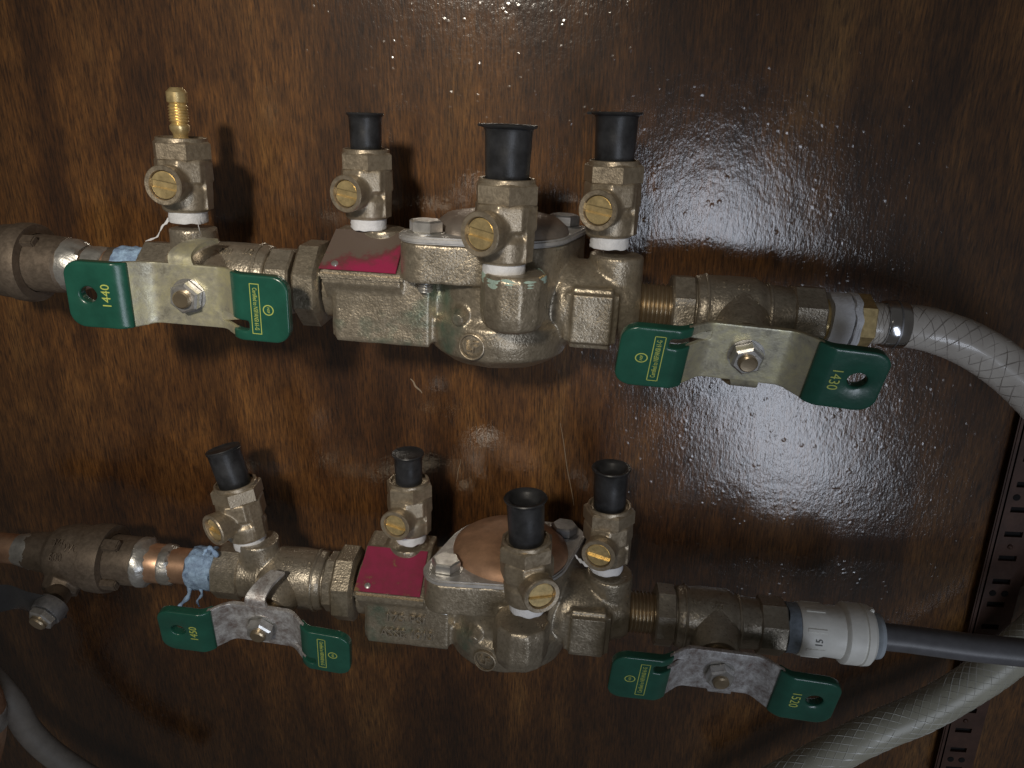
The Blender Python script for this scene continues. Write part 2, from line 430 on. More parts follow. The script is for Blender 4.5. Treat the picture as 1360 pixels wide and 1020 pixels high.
# tag: a thin plate lying on the ramp
bm = bm_new(); prism(bm, [(-76, 0), (-42, 0), (-42, 24.5), (-74, 24.5)], 0, .5, 'z', bev=.2)
sl = math.atan2(26-11.5, 20.5)
ME_tag = None
for v in bm.verts:
    s, t = v.co.y, v.co.z
    v.co = Vector((v.co.x, -22.9+s*math.cos(sl)-(t+.35)*math.sin(sl), 11.8+s*math.sin(sl)+(t+.35)*math.cos(sl)))
ME_tag = finish(bm, 'tag', 0)
bm = bm_new(); lathe(bm, [(0, 1.8), (.7, 1.5), (1.0, .6)], (-69.5, -20.6, 14.1), (0, -math.sin(sl), math.cos(sl)), 14); ME_tagrivet = finish(bm, 'rivet')
RX90 = Matrix.Rotation(math.pi/2, 4, 'X')
def bowl_decal(me, ang0, zc, R=33.0, cx=2):
    """wrap a flat drawing (x,y) on the bowl around the z axis"""
    for v in me.vertices:
        a = ang0+v.co.x/R; r = R+v.co.z
        v.co = Vector((cx+math.sin(a)*r, -math.cos(a)*r, zc+v.co.y))
    me.transform(Matrix.Scale(MM, 4)); return me
ME_LF = text_mesh('LF', 6.6, .75); 
bm = bmesh.new(); bm.from_mesh(ME_LF)
lathe(bm, [(-.4, 5.1), (.75, 5.15), (.9, 5.5), (.75, 5.85), (-.4, 5.9)], seg=40, closed=True)
me = bpy.data.meshes.new('LF'); bm.to_mesh(me); bm.free(); ME_LF = bowl_decal(me, -.27, -15.3)
def face_text(body, size, x, z, y=-21.0, sx=1):
    me = text_mesh(body, size, .8, sx=sx); me.transform(RX90); me.transform(Matrix.Translation((x, y, z)))
    me.transform(Matrix.Scale(MM, 4)); return me
ME_t1 = face_text('175 PSI', 6.6, -50, -3.5, sx=1.1); ME_t2 = face_text('ASSE 1013', 6.8, -49, -13, sx=.95)

# ---- test cock. local origin = bottom of its thread tape, z along the cock, port towards -y
bm = bm_new()
lathe(bm, [(4.6, 9.2), (6, 10.6), (14.0, 11.4), (16, 10.2), (18, 10.2)], seg=40); hexprism(bm, 12.6, 17.4, 29, seg=8, phase=.3, ch=1.2)
lathe(bm, [(0, 8.2), (11, 7.6), (15.5, 8.2)], (0, 0, 18), (0, -1, 0), 32)
box(bm, 7, 11.6, -3, 3, 6, 27)
def crispc(b):
    hexprism(b, 13.1, 27.5, 35.8, ch=.9, phase=math.pi/6+.1); lathe(b, [(35.0, 11.1), (37.0, 10.9), (37.3, 10.5), (37.2, 9.9), (35.0, 9.6)], seg=40, closed=True)
    lathe(b, [(14.5, 8.2), (18.2, 8.6), (18.8, 8.2), (18.6, 6.5), (16.8, 6.1), (14.5, 6.1)], (0, 0, 18), (0, -1, 0), 36, closed=True)
ME_cock = finish(cast(bm, .55, 3, crispc), 'cock_body', 35)
bm = bm_new()
lathe(bm, [(15.2, 0), (15.2, 6.0), (16.3, 6.0), (16.3, 0)], (0, 0, 0), (0, -1, 0), 32)
for sgn in (1, -1):
    pts = [(5.9*math.cos(a), sgn*5.9*math.sin(a)) for a in [math.radians(t) for t in range(15, 166, 10)]]
    prism(bm, [(x, z) for x, z in pts], -16.2, -17.7, 'y', bev=.25)
bm.transform(Matrix.Translation((0, 0, 18)) @ Matrix.Rotation(math.radians(8), 4, 'Y'))
ME_screw = finish(bm, 'screw', 30)
def tape_mesh(r, h, seed, rag=1.0, seg=72):
    rnd = random.Random(seed); bm = bm_new(); rows = 6; rings = []
    for j in range(rows+1):
        t = j/rows; ring = []
        for k in range(seg):
            a = 2*math.pi*k/seg
            z = h*t+(noise.noise(Vector((math.cos(a)*2, math.sin(a)*2, seed)))*rag*(1 if t in (0, 1) else .2) if t in (0, 1) else 0)
            rr = r+.25*noise.noise(Vector((math.cos(a)*3, math.sin(a)*3, seed+t*4)))+(.2 if j % 2 else 0)
            ring.append(bm.verts.new((rr*math.cos(a), rr*math.sin(a), z)))
        rings.append(ring)
    for a, b in zip(rings, rings[1:]):
        for k in range(seg): bm.faces.new((a[k], a[(k+1) % seg], b[(k+1) % seg], b[k]))
    bm.faces.new(list(reversed(rings[0]))); bm.faces.new(rings[-1])
    return bm
ME_tapes = [finish(tape_mesh(8.5, 5.4, s), 'tape', 50) for s in (1, 5, 9)]
def wisp(pts, wd):
    bm = bm_new(); c = spline(pts, 14); vs = []
    for i, p in enumerate(c):
        u = i/14; ww = wd*(1-.75*u)*(.8+.4*math.sin(i*1.7))
        n = Vector((0, .35, 1))
        vs.append((bm.verts.new(p+n*ww*.5), bm.verts.new(p-n*ww*.5), bm.verts.new(p-n*ww*.5+Vector((0, .3, 0))), bm.verts.new(p+n*ww*.5+Vector((0, .3, 0)))))
    for a, b in zip(vs, vs[1:]):
        for k in range(4): bm.faces.new((a[k], a[(k+1) % 4], b[(k+1) % 4], b[k]))
    bm.faces.new(vs[0]); bm.faces.new(vs[-1]); return finish(bm, 'wisp', 60)
def cap_mesh(r0, r1, rim, h, open_=True):
    bm = bm_new(); z0 = 33
    prof = [(z0, 0), (z0, r0-.4), (z0+.6, r0), (z0+h*.6, (r0+r1)/2+.1), (z0+h-2.2, r1), (z0+h-1.2, r1+.5), (z0+h-.9, rim-.4), (z0+h-.3, rim), (z0+h+.2, rim-.3)]
    if open_: prof += [(z0+h-.1, r1-.6), (z0+h-1.2, r1-1.6), (z0+h-3.6, r1-2.8), (z0+h-4.2, r1-4), (z0+h-4.4, 0)]
    else: prof += [(z0+h-.1, r1-.3), (z0+h-.5, r1-1.2), (z0+h-.4, 0)]
    lathe(bm, prof, seg=44)
    box(bm, -rim-2.2, -rim+1.5, -2.2, 2.2, z0+h-1.0, z0+h+.1, .4) if rim > 10 else None
    return finish(bm, 'cap', 45)
ME_cap = cap_mesh(8.3, 9.0, 10.9, 23.5); ME_capC = cap_mesh(7.9, 8.5, 9.8, 24.5); ME_capS = cap_mesh(7.2, 7.6, 8.8, 20.0, False); ME_capM = cap_mesh(8.0, 8.4, 9.0, 23, False)
bm = bm_new(); prof = [(34, 5.5), (36, 5.5), (37, 3.2), (38.5, 3.2), (40.5, 4.3), (42, 4.4), (43, 3.4)]
z = 43.5
while z < 50: prof += [(z, 3.8), (z+.5, 4.4), (z+1, 3.8)]; z += 1.2
prof += [(51, 3.5), (52, 4.5), (56, 4.5), (57, 3.6), (58, 2.6), (58, 1.6), (56, 1.4), (56, 0)]
lathe(bm, prof, seg=32); ME_nipple = finish(bm, 'nipple', 30)

# ---- ball valve. local x: 0 at the end that meets the backflow preventer, running to +72 at the far end
bm = bm_new()
lathe(bm, [(11.5, 15.2), (14.5, 16.2), (26, 16.4), (40, 16.2), (44, 14.2), (52, 13.4), (60, 13)], axis=(1, 0, 0), seg=48)
def crispv(b):
    hexprism(b, 16.0, 0, 11, axis=(1, 0, 0), seg=8, phase=.25, ch=.9)
    lathe(b, [(10, 13.6), (13, 13.6)], axis=(1, 0, 0), seg=40)
    hexprism(b, 15.0, 57, 72, axis=(1, 0, 0), seg=8, phase=.25, ch=.9)
    lathe(b, [(15.5, 16.6), (16.3, 17.0), (17.1, 16.6)], axis=(1, 0, 0), seg=48)
    lathe(b, [(45.4, 14.6), (46.2, 14.9), (47, 14.4)], axis=(1, 0, 0), seg=48)
ME_valve = finish(cast(bm, .7, 4, crispv), 'valve_body', 38)
bm = bm_new()
lathe(bm, [(11.5, 15.2), (14.5, 16.2), (26, 16.4), (38, 16.0), (43, 14.0), (52, 13.4), (60, 13)], axis=(1, 0, 0), seg=48)
lathe(bm, [(0, 11.0), (22, 10.6)], (49, 0, 0), (0, 0, 1), 32)
ME_valveP = finish(cast(bm, .7, 4, crispv), 'valve_body_port', 38)
# stem stack, along -y from the axis (local y), origin = axis
bm = bm_new(); lathe(bm, [(16, 8.2), (25, 8.0), (25.5, 6.8), (30, 6.8), (30, 4.5), (37, 4.5)], axis=(0, -1, 0), seg=32)
hexprism(bm, 8.6, 24.2, 28.6, axis=(0, -1, 0)); ME_stem = finish(bm, 'stem', 30)
bm = bm_new(); hexprism(bm, 6.9, 33.2, 38.8, axis=(0, -1, 0), phase=.35, ch=.8); lathe(bm, [(32.9, 7.6), (33.4, 7.6)], axis=(0, -1, 0), seg=32)
ME_nut = finish(bm, 'nut', 25)
bm = bm_new(); lathe(bm, [(33, 3.9), (40.3, 3.9), (40.9, 3.2), (40.6, 0)], axis=(0, -1, 0), seg=28); ME_boltstud = finish(bm, 'stud', 35)
# handle: x = long axis, z = across, front face towards -y; profile f(x) = stand-off towards the viewer
HY = -32.0
def fprof(x):
    a = abs(x)
    t = min(1, max(0, (a-13)/15.0)); s = t*t*(3-2*t)
    return 9.5*s+max(0, a-30)*.03
def hw(x):
    a = abs(x)
    t = min(1, max(0, (a-13)/10.0)); return 13.6+.9*t*t*(3-2*t)
def handle_piece(xs, y0, y1, grow=0, rnd=0):
    top = [(x, hw(x)+grow) for x in xs]; bot = [(x, -hw(x)-grow) for x in reversed(xs)]
    return top+bot
def rounded_wing(x0, x1, w, r, grow=0):
    s = 1 if x1 > x0 else -1
    pts = [(x0, w+grow)]
    for k in range(7):
        a = math.pi/2*(1-k/6); pts.append((x1+s*(grow-r)+s*r*math.cos(a), w+grow-r+r*math.sin(a)))
    for k in range(7):
        a = -math.pi/2*k/6; pts.append((x1+s*(grow-r)+s*r*math.cos(a), -(w+grow-r)+r*math.sin(a)))
    pts.append((x0, -w-grow)); return pts
def bend(me, dimple=None):
    for v in me.vertices:
        d = fprof(v.co.x)
        if dimple:
            q = math.hypot(v.co.x-dimple, v.co.z); d -= 1.2*math.exp(-(q/5.5)**2)
        v.co.y = HY+v.co.y-d
    return me
def remesh_flat(pts, t, voxel, it, cut=[]):
    bm = bm_new(); prism(bm, pts, -t/2, t/2, 'y'); me = bpy.data.meshes.new('w'); bmesh.ops.recalc_face_normals(bm, faces=bm.faces); bm.to_mesh(me); bm.free()
    mods = []; tmp = []
    for c in cut:
        cb = bm_new(); c(cb); bmesh.ops.recalc_face_normals(cb, faces=cb.faces); cm = bpy.data.meshes.new('k'); cb.to_mesh(cm); cb.free()
        co = bpy.data.objects.new('k', cm); C.objects.link(co); tmp.append(co)
        mods.append(('BOOLEAN', dict(operation='DIFFERENCE', object=co, solver='EXACT')))
    mods += [('REMESH', dict(mode='VOXEL', voxel_size=voxel)), ('SMOOTH', dict(factor=.5, iterations=it))]
    out = bake(me, mods)
    for t_ in tmp: bpy.data.objects.remove(t_)
    return out
def outm(me, ang=40):
    me.transform(Matrix.Scale(MM, 4))
    for p in me.polygons: p.use_smooth = True
    me.set_sharp_from_angle(angle=math.radians(ang)); return me
WL = 47.5
hole = lambda b: lathe(b, [(-5, 3.5), (5, 3.5)], (-38.5, 0, 0), (0, 1, 0), 24)
slot = lambda b: box(b, 14, 30, -5, 5, -10.0, -5.5)
ME_wingA = outm(bend(remesh_flat(rounded_wing(-22, -WL, 14.5, 6.5), 4.8, .55, 12, [hole]), -38.5), 60)      # with the hanging hole
ME_wingB = outm(bend(remesh_flat(rounded_wing(22, WL, 14.5, 6.5), 4.8, .55, 12, [slot])), 60)               # with the slot
xs = [-24+i for i in range(0, 49)]
ME_centre = outm(bend(remesh_flat(handle_piece(xs, 0, 0), 2.2, .5, 2, [slot])), 50)
# stop tab curling back from the upper edge, and the lanced tongue at the slot
bm = bm_new()
pts = spline([(-2, HY, 12.5), (-3, HY+1.5, 17), (-1, HY+8, 20), (3, HY+17, 20.5)], 16)
for a in (0,):
    prev = None
    for i, p in enumerate(pts):
        u = i/16; ww = 5.5*(1-.35*u)
        t = (pts[min(i+1, 16)]-pts[max(i-1, 0)]).normalized(); nrm = t.cross(Vector((1, 0, 0))).normalized()
        q = [bm.verts.new(p+Vector((s*ww, 0, 0))+nrm*k) for s, k in ((-1, -1), (1, -1), (1, 1), (-1, 1))]
        if prev:
            for k in range(4): bm.faces.new((prev[k], prev[(k+1) % 4], q[(k+1) % 4], q[k]))
        else: bm.faces.new(q)
        prev = q
    bm.faces.new(prev)
ME_tab = finish(bm, 'tab', 40)
bm = bm_new(); prism(bm, [(14, -10.2), (22.5, -8.6), (24, -7.2), (22.5, -5.8), (14, -4.6)], HY-1.2, HY+.6, 'y', bev=.5)
for v in bm.verts: v.co.y -= max(0, v.co.x-13)*.10
ME_tongue = finish(bm, 'tongue', 40)
def wing_text(body, size, x, rot, sx=1.0, z=0, ext=.06):
    me = text_mesh(body, size, ext, sx=sx); me.transform(Matrix.Rotation(rot, 4, 'Z')); me.transform(RX90)
    me.transform(Matrix.Translation((x, 0, z)))
    for v in me.vertices: v.co.y += HY-fprof(v.co.x)-2.42
    me.transform(Matrix.Scale(MM, 4)); return me
ME_num = {n: wing_text(n, 5.4, -30.2, math.pi/2) for n in ('1440', '1450', '1430', '1520')}
me = text_mesh('Certified to NSF/ANSI 61-G', 2.6, .05, sx=.62); bm = bmesh.new(); bm.from_mesh(me)
for (a, b_, c, d) in ((-11, 11, 1.75, 2.05), (-11, 11, -2.05, -1.75), (-11, -10.7, -2.05, 2.05), (10.7, 11, -2.05, 2.05)): box(bm, a, b_, c, d, -.05, .05)
q = bm_new(); 
lathe(bm, [(-.05, 1.9), (.05, 1.9), (.05, 2.3), (-.05, 2.3)], (-.0, 5.4, 0), seg=28, closed=True)
t2 = text_mesh('NSF', 1.5, .05); t2.transform(Matrix.Translation((0, 5.4, 0))); bm.from_mesh(t2)
me = bpy.data.meshes.new('cert'); bm.to_mesh(me); bm.free(); q.free()
me.transform(Matrix.Rotation(-math.pi/2, 4, 'Z')); me.transform(RX90); me.transform(Matrix.Translation((33.5, 0, 0)))
for v in me.vertices: v.co.y += HY-fprof(v.co.x)-2.42
me.transform(Matrix.Scale(MM, 4)); ME_cert = me

# ================================================================== ROWS
class Row:
    def __init__(s, a, b, o, h):
        s.A = P(*a, h); s.B = P(*b, h); s.X = (s.B-s.A).normalized(); s.h = h
        s.Y = Vector((0, 1, 0)); s.Z = s.X.cross(s.Y).normalized()
        s.O = s.at(o)
    def at(s, px):                      # point of the pipe axis seen at image column px
        lo, hi = -.3, 1.4
        for _ in range(50):
            m = (lo+hi)/2
            if proj(s.A.lerp(s.B, m))[0] < px: lo = m
            else: hi = m
        return s.A.lerp(s.B, lo)
    def x(s, px): return (s.at(px)-s.O).dot(s.X)
    def mw(s, dx=0, flip=False, spin=0):
        X = -s.X if flip else s.X; Y = -s.Y if flip else s.Y
        R = Matrix.Rotation(spin, 3, X)
        return axes(s.O+s.X*dx, X, R @ Y, R @ s.Z)
UR = Row((20, 347), (1175, 430), 660, 50)
LR = Row((0, 727), (1100, 838), 672, 50)

def preventer(row, label, dome, tag_, texts, dz=0):
    t = thing('backflow_preventer', label, 'backflow preventer', row.mw(), 'bronze backflow preventers on the panel')
    put('body', ME_body, M['bronze'], t)
    put('thread', ME_thread, M['machined'], t)
    put('cover_plate', ME_plate, M['coverplate'], t)
    put('cover_dome', ME_dome, dome, t)
    for (x, y, m) in ((-29, -23, M['steel']), (28, 21, M['bolt_dark'])):
        b_ = put('bolt', ME_bolt, m, t, Matrix.Translation(Vector((x, y, 0))*MM) @ Matrix.Rotation(.42, 4, 'Z'))
        put('bolt_end', ME_boltend, M['steel'], t, Matrix.Translation(Vector((x, y, 0))*MM))
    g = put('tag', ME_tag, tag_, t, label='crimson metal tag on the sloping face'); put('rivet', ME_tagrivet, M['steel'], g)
    put('raised_emblem', ME_LF, M['bronze_cock'], t, label='raised letters LF in a ring')
    if texts:
        put('raised_lettering', ME_t1, M['bronze_grey'], t, label='raised letters 175 PSI'); put('raised_lettering', ME_t2, M['bronze_grey'], t, label='raised letters ASSE 1013')
    return t
PU = preventer(UR, 'bronze backflow preventer of the upper row with dark cover and a shade-painted crimson tag', M['brown_cover'], M['tagshade'], False)
preventer(LR, 'bronze backflow preventer of the lower row with copper coloured cover and clean crimson tag', M['copper_cover'], M['tag'], True)

def valve(row, px_end, nut_px, label, port, flip, num, hrot, plate, mat):
    """px_end: image column where the valve meets the backflow preventer; nut_px: where the handle nut shows"""
    x0 = row.x(px_end); s = -1 if flip else 1
    # solve stem station along the pipe and its tilt about the pipe so that the nut shows at nut_px
    best = None
    for i in range(0, 60):
        a = math.radians(i*.75-2)
        for j in range(0, 61):
            st = 18+j*.6
            d = (row.Y*-1)*math.cos(a)-row.Z*math.sin(a)
            q = proj(row.O+row.X*(x0+s*st)+d*39)
            e = (q[0]-nut_px[0])**2+(q[1]-nut_px[1])**2
            if best is None or e < best[0]: best = (e, st, a)
    _, st, a = best
    print('valve', label[:30], 'station', round(st, 1), 'tilt', round(math.degrees(a), 1), 'err', round(best[0], 2))
    t = thing('ball_valve', label, 'ball valve', row.mw(x0), 'ball valves with green butterfly handles')
    R = Matrix.Rotation(a, 4, 'X')
    me = (ME_valveP if port else ME_valve)
    # body: mirrored when flipped so that the far end points left
    key = me.name+('_m' if flip else '')
    if flip:
        m2 = bpy.data.meshes.get(key) or mirror_x(me); m2.name = key; me = m2
    put('body', me, mat, t, Matrix.Diagonal((1 if port else .925, 1, 1, 1)))
    base = Matrix.Translation((s*st*MM, 0, 0)) @ R
    put('stem', ME_stem, M['machined'], t, base)
    bm = bm_new(); lathe(bm, [(6, 15.0), (11, 13.6), (17, 12.4), (23, 10.8), (24, 10.0)], axis=(0, -1, 0), seg=36); put('stem_boss', finish(bm, 'boss'), mat, t, base)
    hub = put('handle', ME_centre, plate, t, base @ Matrix.Rotation(hrot, 4, 'Y') @ Matrix.Diagonal((1.02 if flip else 1.13, 1, 1, 1)))
    put('sleeve', ME_wingA, M['green'], hub); put('sleeve', ME_wingB, M['green'], hub)
    put('stop_tab', ME_tab, plate, hub); put('tongue', ME_tongue, plate, hub)
    put('printed_number', ME_num[num], M['print'], hub, label='yellow number '+num); put('printed_mark', ME_cert, M['print'], hub, label='yellow certification print')
    put('nut', ME_nut, M['steel'], t, base); put('stud', ME_boltstud, M['machined'], t, base)
    for txt, ang, xx in (('600', 58, 30), ('WOG', 34, 31), ('1/2', 60, 20)):
        me = text_mesh(txt, 5.0, .45, sx=.85)
        me.transform(RX90)
        for v in me.vertices:
            aa = v.co.z/16.5+math.radians(ang); rr = 16.4-v.co.y
            v.co = Vector((v.co.x+s*xx, -math.cos(aa)*rr, math.sin(aa)*rr))
        me.transform(Matrix.Scale(MM, 4)); put('raised_lettering', me, mat, t)
    return t, x0, st
D2 = math.radians
vU1 = valve(UR, 396, (243, 398), 'green handled ball valve at upper left, number 1440 on its handle', True, True, '1440', D2(.5), M['plate'], M['bronze_grey'])
vU2 = valve(UR, 888, (993, 482), 'green handled ball valve at upper right, number 1430 on its handle', False, False, '1430', D2(180+2.5), M['plate'], M['bronze_grey'])
vL1 = valve(LR, 463, (343, 843), 'green handled ball valve at lower left, number 1450 on its handle', True, True, '1450', D2(4), M['plate2'], M['bronze_grey'])
vL2 = valve(LR, 868, (957, 905), 'green handled ball valve at lower right, number 1520 on its handle', False, False, '1520', D2(180+2), M['plate2'], M['bronze_grey'])

def cock(base, top, port_yaw, label, cap, roll=0, tape=0, capt=None, scale=1, mat='bronze_cock', h=50, h2=None, screw='brass'):
    a = P(*base, h); b_ = P(*top, h if h2 is None else h2); Z = (b_-a).normalized()
    Y = Vector((0, 1, 0)); Y = (Y-Z*Y.dot(Z)).normalized(); X = Y.cross(Z)
    R = Matrix.Rotation(math.radians(port_yaw), 3, Z)
    mw = axes(a, R @ X, R @ Y, Z) @ Matrix.Scale(scale, 4)
    t = thing('test_cock', label, 'test cock', mw, 'bronze test cocks with slotted side screws')
    put('body', ME_cock, M[mat], t); put('screw', ME_screw, M[screw], t, Matrix.Translation((0, 0, 0)))
    tp = put('thread_tape', ME_tapes[tape], M['tape'], t)
    if cap == 'nipple': put('nipple', ME_nipple, M['brass'], t, label='bare brass hose nipple')
    else:
        m = Matrix.Identity(4)
        if capt: m = Matrix.Translation((0, 0, .033)) @ Matrix.Rotation(math.radians(capt), 4, 'Y') @ Matrix.Translation((0, 0, -.033))
        put('cap', {'big': ME_cap, 'small': ME_capS, 'mid': ME_capM, 'cup': ME_capC}[cap], M['rubber'], t, m)
    return t
CU1 = cock((251, 294), (240, 180), -2, 'test cock with bare brass nipple on top, above the handle marked 1440', 'nipple', tape=0)
cock((490, 303), (485, 160), -18, 'small-capped test cock behind the shade-painted crimson tag of the upper row', 'small', tape=1, scale=.93)
cock((669, 364), (675, 200), -26, 'large front test cock of the upper row, black cap, before the dark cover', 'big', tape=2, h=93)
cock((809, 328), (819, 165), -20, 'black-capped test cock over the square pad, upper row, beside the grey glare', 'big', tape=0)
cock((333, 722), (304, 608), -30, 'leaning test cock with crooked black cap above the handle marked 1450', 'mid', tape=1, capt=-9)
cock((546, 715), (542, 608), -14, 'small-capped test cock behind the clean crimson tag of the lower row', 'small', tape=2, scale=.93)
cock((701, 806), (698, 660), 25, 'front test cock of the lower row, open black cap, before the copper coloured cover', 'cup', tape=1, h=93)
t_ = cock((805, 754), (812, 622), -16, 'open-capped test cock with a loose wisp of tape, right of the copper coloured cover', 'cup', tape=0)
put('tape_wisp', wisp([(-3, -8, 4), (-9, -8, 5), (-13, -6, 5.2), (-15.5, -5, 7)], 3.2), M['tape'], t_)

put('tape_wisp', wisp([(-7.5, -4, 1), (-11, -5, -3), (-13, -6, -7), (-19, -6, -9.5)], 2.4), M['tape'], CU1)
put('tape_wisp', wisp([(8, -7, 2), (9.5, -9, -1), (10, -9, -4)], 1.2), M['tape'], CU1)
M['verdigris'] = simple('verdigris_crust', (.38, .50, .43), .8, 0, 400, .0005, .25, 200)
bm = tape_mesh(12.9, 3.4, 31, 2.4); bm.transform(Matrix.Translation((11, -43, 16.6)))
put('verdigris', finish(bm, 'verdigris', 50), M['verdigris'], PU, label='pale green crust round the front boss')
# ================================================================== LEFT PLUMBING
def along(row, pa, pb): return row.x(pa), row.x(pb)
# --- upper union
def xu(p): return UR.x(p)-UR.x(60)
t = thing('pipe_union', 'large dull bronze pipe union cut off by the left edge of the upper row', 'pipe union', UR.mw(UR.x(60)), 'bronze unions at the left edge')
bm = bm_new()
lathe(bm, [(xu(-40), 15), (xu(2), 15.5), (xu(8), 17.4), (xu(34), 17.8), (xu(38), 17.8)], axis=(1, 0, 0), seg=56)
put('body', finish(cast(bm, .8, 2), 'union_body', 40), M['bronze_dark'], t)
bm = bm_new(); lathe(bm, [(xu(30), 16), (xu(31), 18.6), (xu(44), 18.9), (xu(52), 18.3), (xu(52.5), 14.0), (xu(44), 13.6)], axis=(1, 0, 0), seg=64)
put('ring', finish(bm, 'ring', 30), M['bronze_dark'], t)
bm = bm_new(); lathe(bm, [(xu(40), 13.4), (xu(60), 13.8), (xu(90), 13.3), (xu(93), 12.2)], axis=(1, 0, 0), seg=56)
put('tailpiece', finish(bm, 'tail', 30), M['bronze_dark'], t)
for an in (35, 215):
    bm = bm_new(); a = math.radians(an); r = 15.5
    R = Matrix.Rotation(a, 4, 'X'); box(bm, xu(50), xu(68), -2.6, 2.6, r-3, r+1.2, .6); bm.transform(R)
    put('lug', finish(bm, 'lug', 30), M['bronze_dark'], t)
bm = bm_new()
box(bm, xu(8), xu(14), -18.5, -15.5, -1, 9, .8); put('notch', finish(bm, 'notch', 30), M['void'], t)
me = text_mesh('ZK2', 6, .5); me.transform(RX90)
for v in me.vertices:
    a = v.co.z/17.4+math.radians(40); rr = 17.7-v.co.y*1.0
    v.co = Vector((v.co.x+xu(12), -math.cos(a)*rr, math.sin(a)*rr))
me.transform(Matrix.Scale(MM, 4)); put('raised_lettering', me, M['bronze_dark'], t)
# --- upper copper adapter
def pipe_piece(row, name, prof, mat, t, seg=44):
    o = row.x(prof[0][0]); bm = bm_new(); lathe(bm, [(row.x(p)-o, r) for p, r in prof], axis=(1, 0, 0), seg=seg)
    return o, bm
t = thing('copper_adapter', 'short soldered copper stub with silver bands between upper union and blue tape', 'copper fitting', UR.mw(UR.x(92)))
def part_at(row, ref, t, name, prof, mat, seg=44, wob=0):
    bm = bm_new(); lathe(bm, [(row.x(p)-row.x(ref), r) for p, r in prof], axis=(1, 0, 0), seg=seg)
    if wob:
        for v in bm.verts:
            n = noise.noise(v.co*.35+Vector((wob, 0, 0))); rad = Vector((0, v.co.y, v.co.z))
            if rad.length > .1: v.co += rad.normalized()*n*.5+Vector((n*1.6, 0, 0))
    return put(name, finish(bm, name, 35), mat, t)
part_at(UR, 92, t, 'solder_cone', [(90, 11.2), (94, 12.6), (104, 12.4), (114, 11.2), (118, 10.0)], M['solder'], wob=3)
part_at(UR, 92, t, 'copper_tube', [(108, 8.8), (125, 8.9), (165, 8.7), (185, 8.7)], M['copper'])
part_at(UR, 92, t, 'solder_band', [(120, 8.8), (122, 9.8), (134, 10.0), (143, 9.6), (145, 8.8)], M['solder'], wob=5)
part_at(UR, 92, t, 'adapter_collar', [(148, 8.6), (150, 10.0), (170, 10.2), (196, 10.2)], M['bronze_dark'])
def blue_tape(row, ref, t, pa, pb, r, seed):
    bm = bm_new(); xa, xb = row.x(pa)-row.x(ref), row.x(pb)-row.x(ref); seg = 80; rows = 14; rings = []
    for j in range(rows+1):
        u = j/rows; ring = []
        for k in range(seg):
            a = 2*math.pi*k/seg; v = Vector((math.cos(a)*1.6, math.sin(a)*1.6, seed+u*2.5))
            x = xa+(xb-xa)*u+(noise.noise(v*1.7)*1.8 if j in (0, rows) else 0)
            rr = r+.7*noise.noise(v*2.2)+.35*noise.noise(v*7)
            if j in (0, rows): rr -= .6
            ring.append(bm.verts.new((x, rr*math.cos(a), rr*math.sin(a))))
        rings.append(ring)
    for a, b_ in zip(rings, rings[1:]):
        for k in range(seg): bm.faces.new((a[k], a[(k+1) % seg], b_[(k+1) % seg], b_[k]))
    bm.faces.new(rings[0]); bm.faces.new(rings[-1])
    return put('thread_tape', finish(bm, 'btape', 60), M['bluetape'], t, label='crumpled blue thread tape')
blue_tape(UR, 92, t, 160, 198, 11.0, 4)
# --- lower copper pipe, union valve and adapter
t = thing('copper_pipe', 'dull copper pipe entering from the left edge in the lower row', 'pipe', LR.mw(LR.x(20)))
part_at(LR, 20, t, 'tube', [(-60, 8.3), (60, 8.3)], M['copper']); part_at(LR, 20, t, 'solder_cone', [(26, 8.5), (30, 8.8), (44, 10.2), (48, 10)], M['solder'], wob=2)
t = thing('union_ball_valve', 'dark bronze union valve with black lever on the lower left copper pipe', 'ball valve', LR.mw(LR.x(110)))
bm = bm_new(); g = lambda p: LR.x(p)-LR.x(110)
lathe(bm, [(g(40), 10), (g(60), 11), (g(72), 11.8), (g(80), 15.4), (g(98), 17.4), (g(130), 17.4), (g(134), 17)], axis=(1, 0, 0), seg=56)
sa = math.radians(42); sd = Vector((0, -math.cos(sa), -math.sin(sa)))
lathe(bm, [(0, 10.5), (21, 9.5)], (g(97), 0, 0), sd, 8)
put('body', finish(cast(bm, .7, 2), 'uv_body', 40), M['bronze_dark'], t)
bm = bm_new(); lathe(bm, [(g(126), 15), (g(127), 18.6), (g(142), 19), (g(152), 18.4), (g(152.5), 14), (g(140), 13.4)], axis=(1, 0, 0), seg=64)
put('ring', finish(bm, 'ring', 30), M['bronze_dark'], t)
for an in (28, 205, 118):
    bm = bm_new(); box(bm, g(148), g(172), -3, 3, 13.6, 17.2, .7); bm.transform(Matrix.Rotation(math.radians(an), 4, 'X')); put('lug', finish(bm, 'lug', 30), M['bronze_dark'], t)
for txt, ang, xx in (('3/4', 52, 98), ('600', 28, 100), ('WOG', 45, 122)):
    me = text_mesh(txt, 6.2, .6, sx=.8); me.transform(RX90)
    for v in me.vertices:
        a = v.co.z/17.4+math.radians(ang); rr = 17.5-v.co.y*1.0
        v.co = Vector((v.co.x+g(xx), -math.cos(a)*rr, math.sin(a)*rr))
    me.transform(Matrix.Scale(MM, 4)); put('raised_lettering', me, M['bronze_dark'], t)
part_at(LR, 110, t, 'tailpiece', [(140, 12.6), (150, 13.6), (188, 13.4), (196, 12.6)], M['bronze_dark'])
part_at(LR, 110, t, 'solder_band', [(186, 13.0), (190, 13.9), (197, 13.4), (203, 10.6)], M['solder'], wob=8)
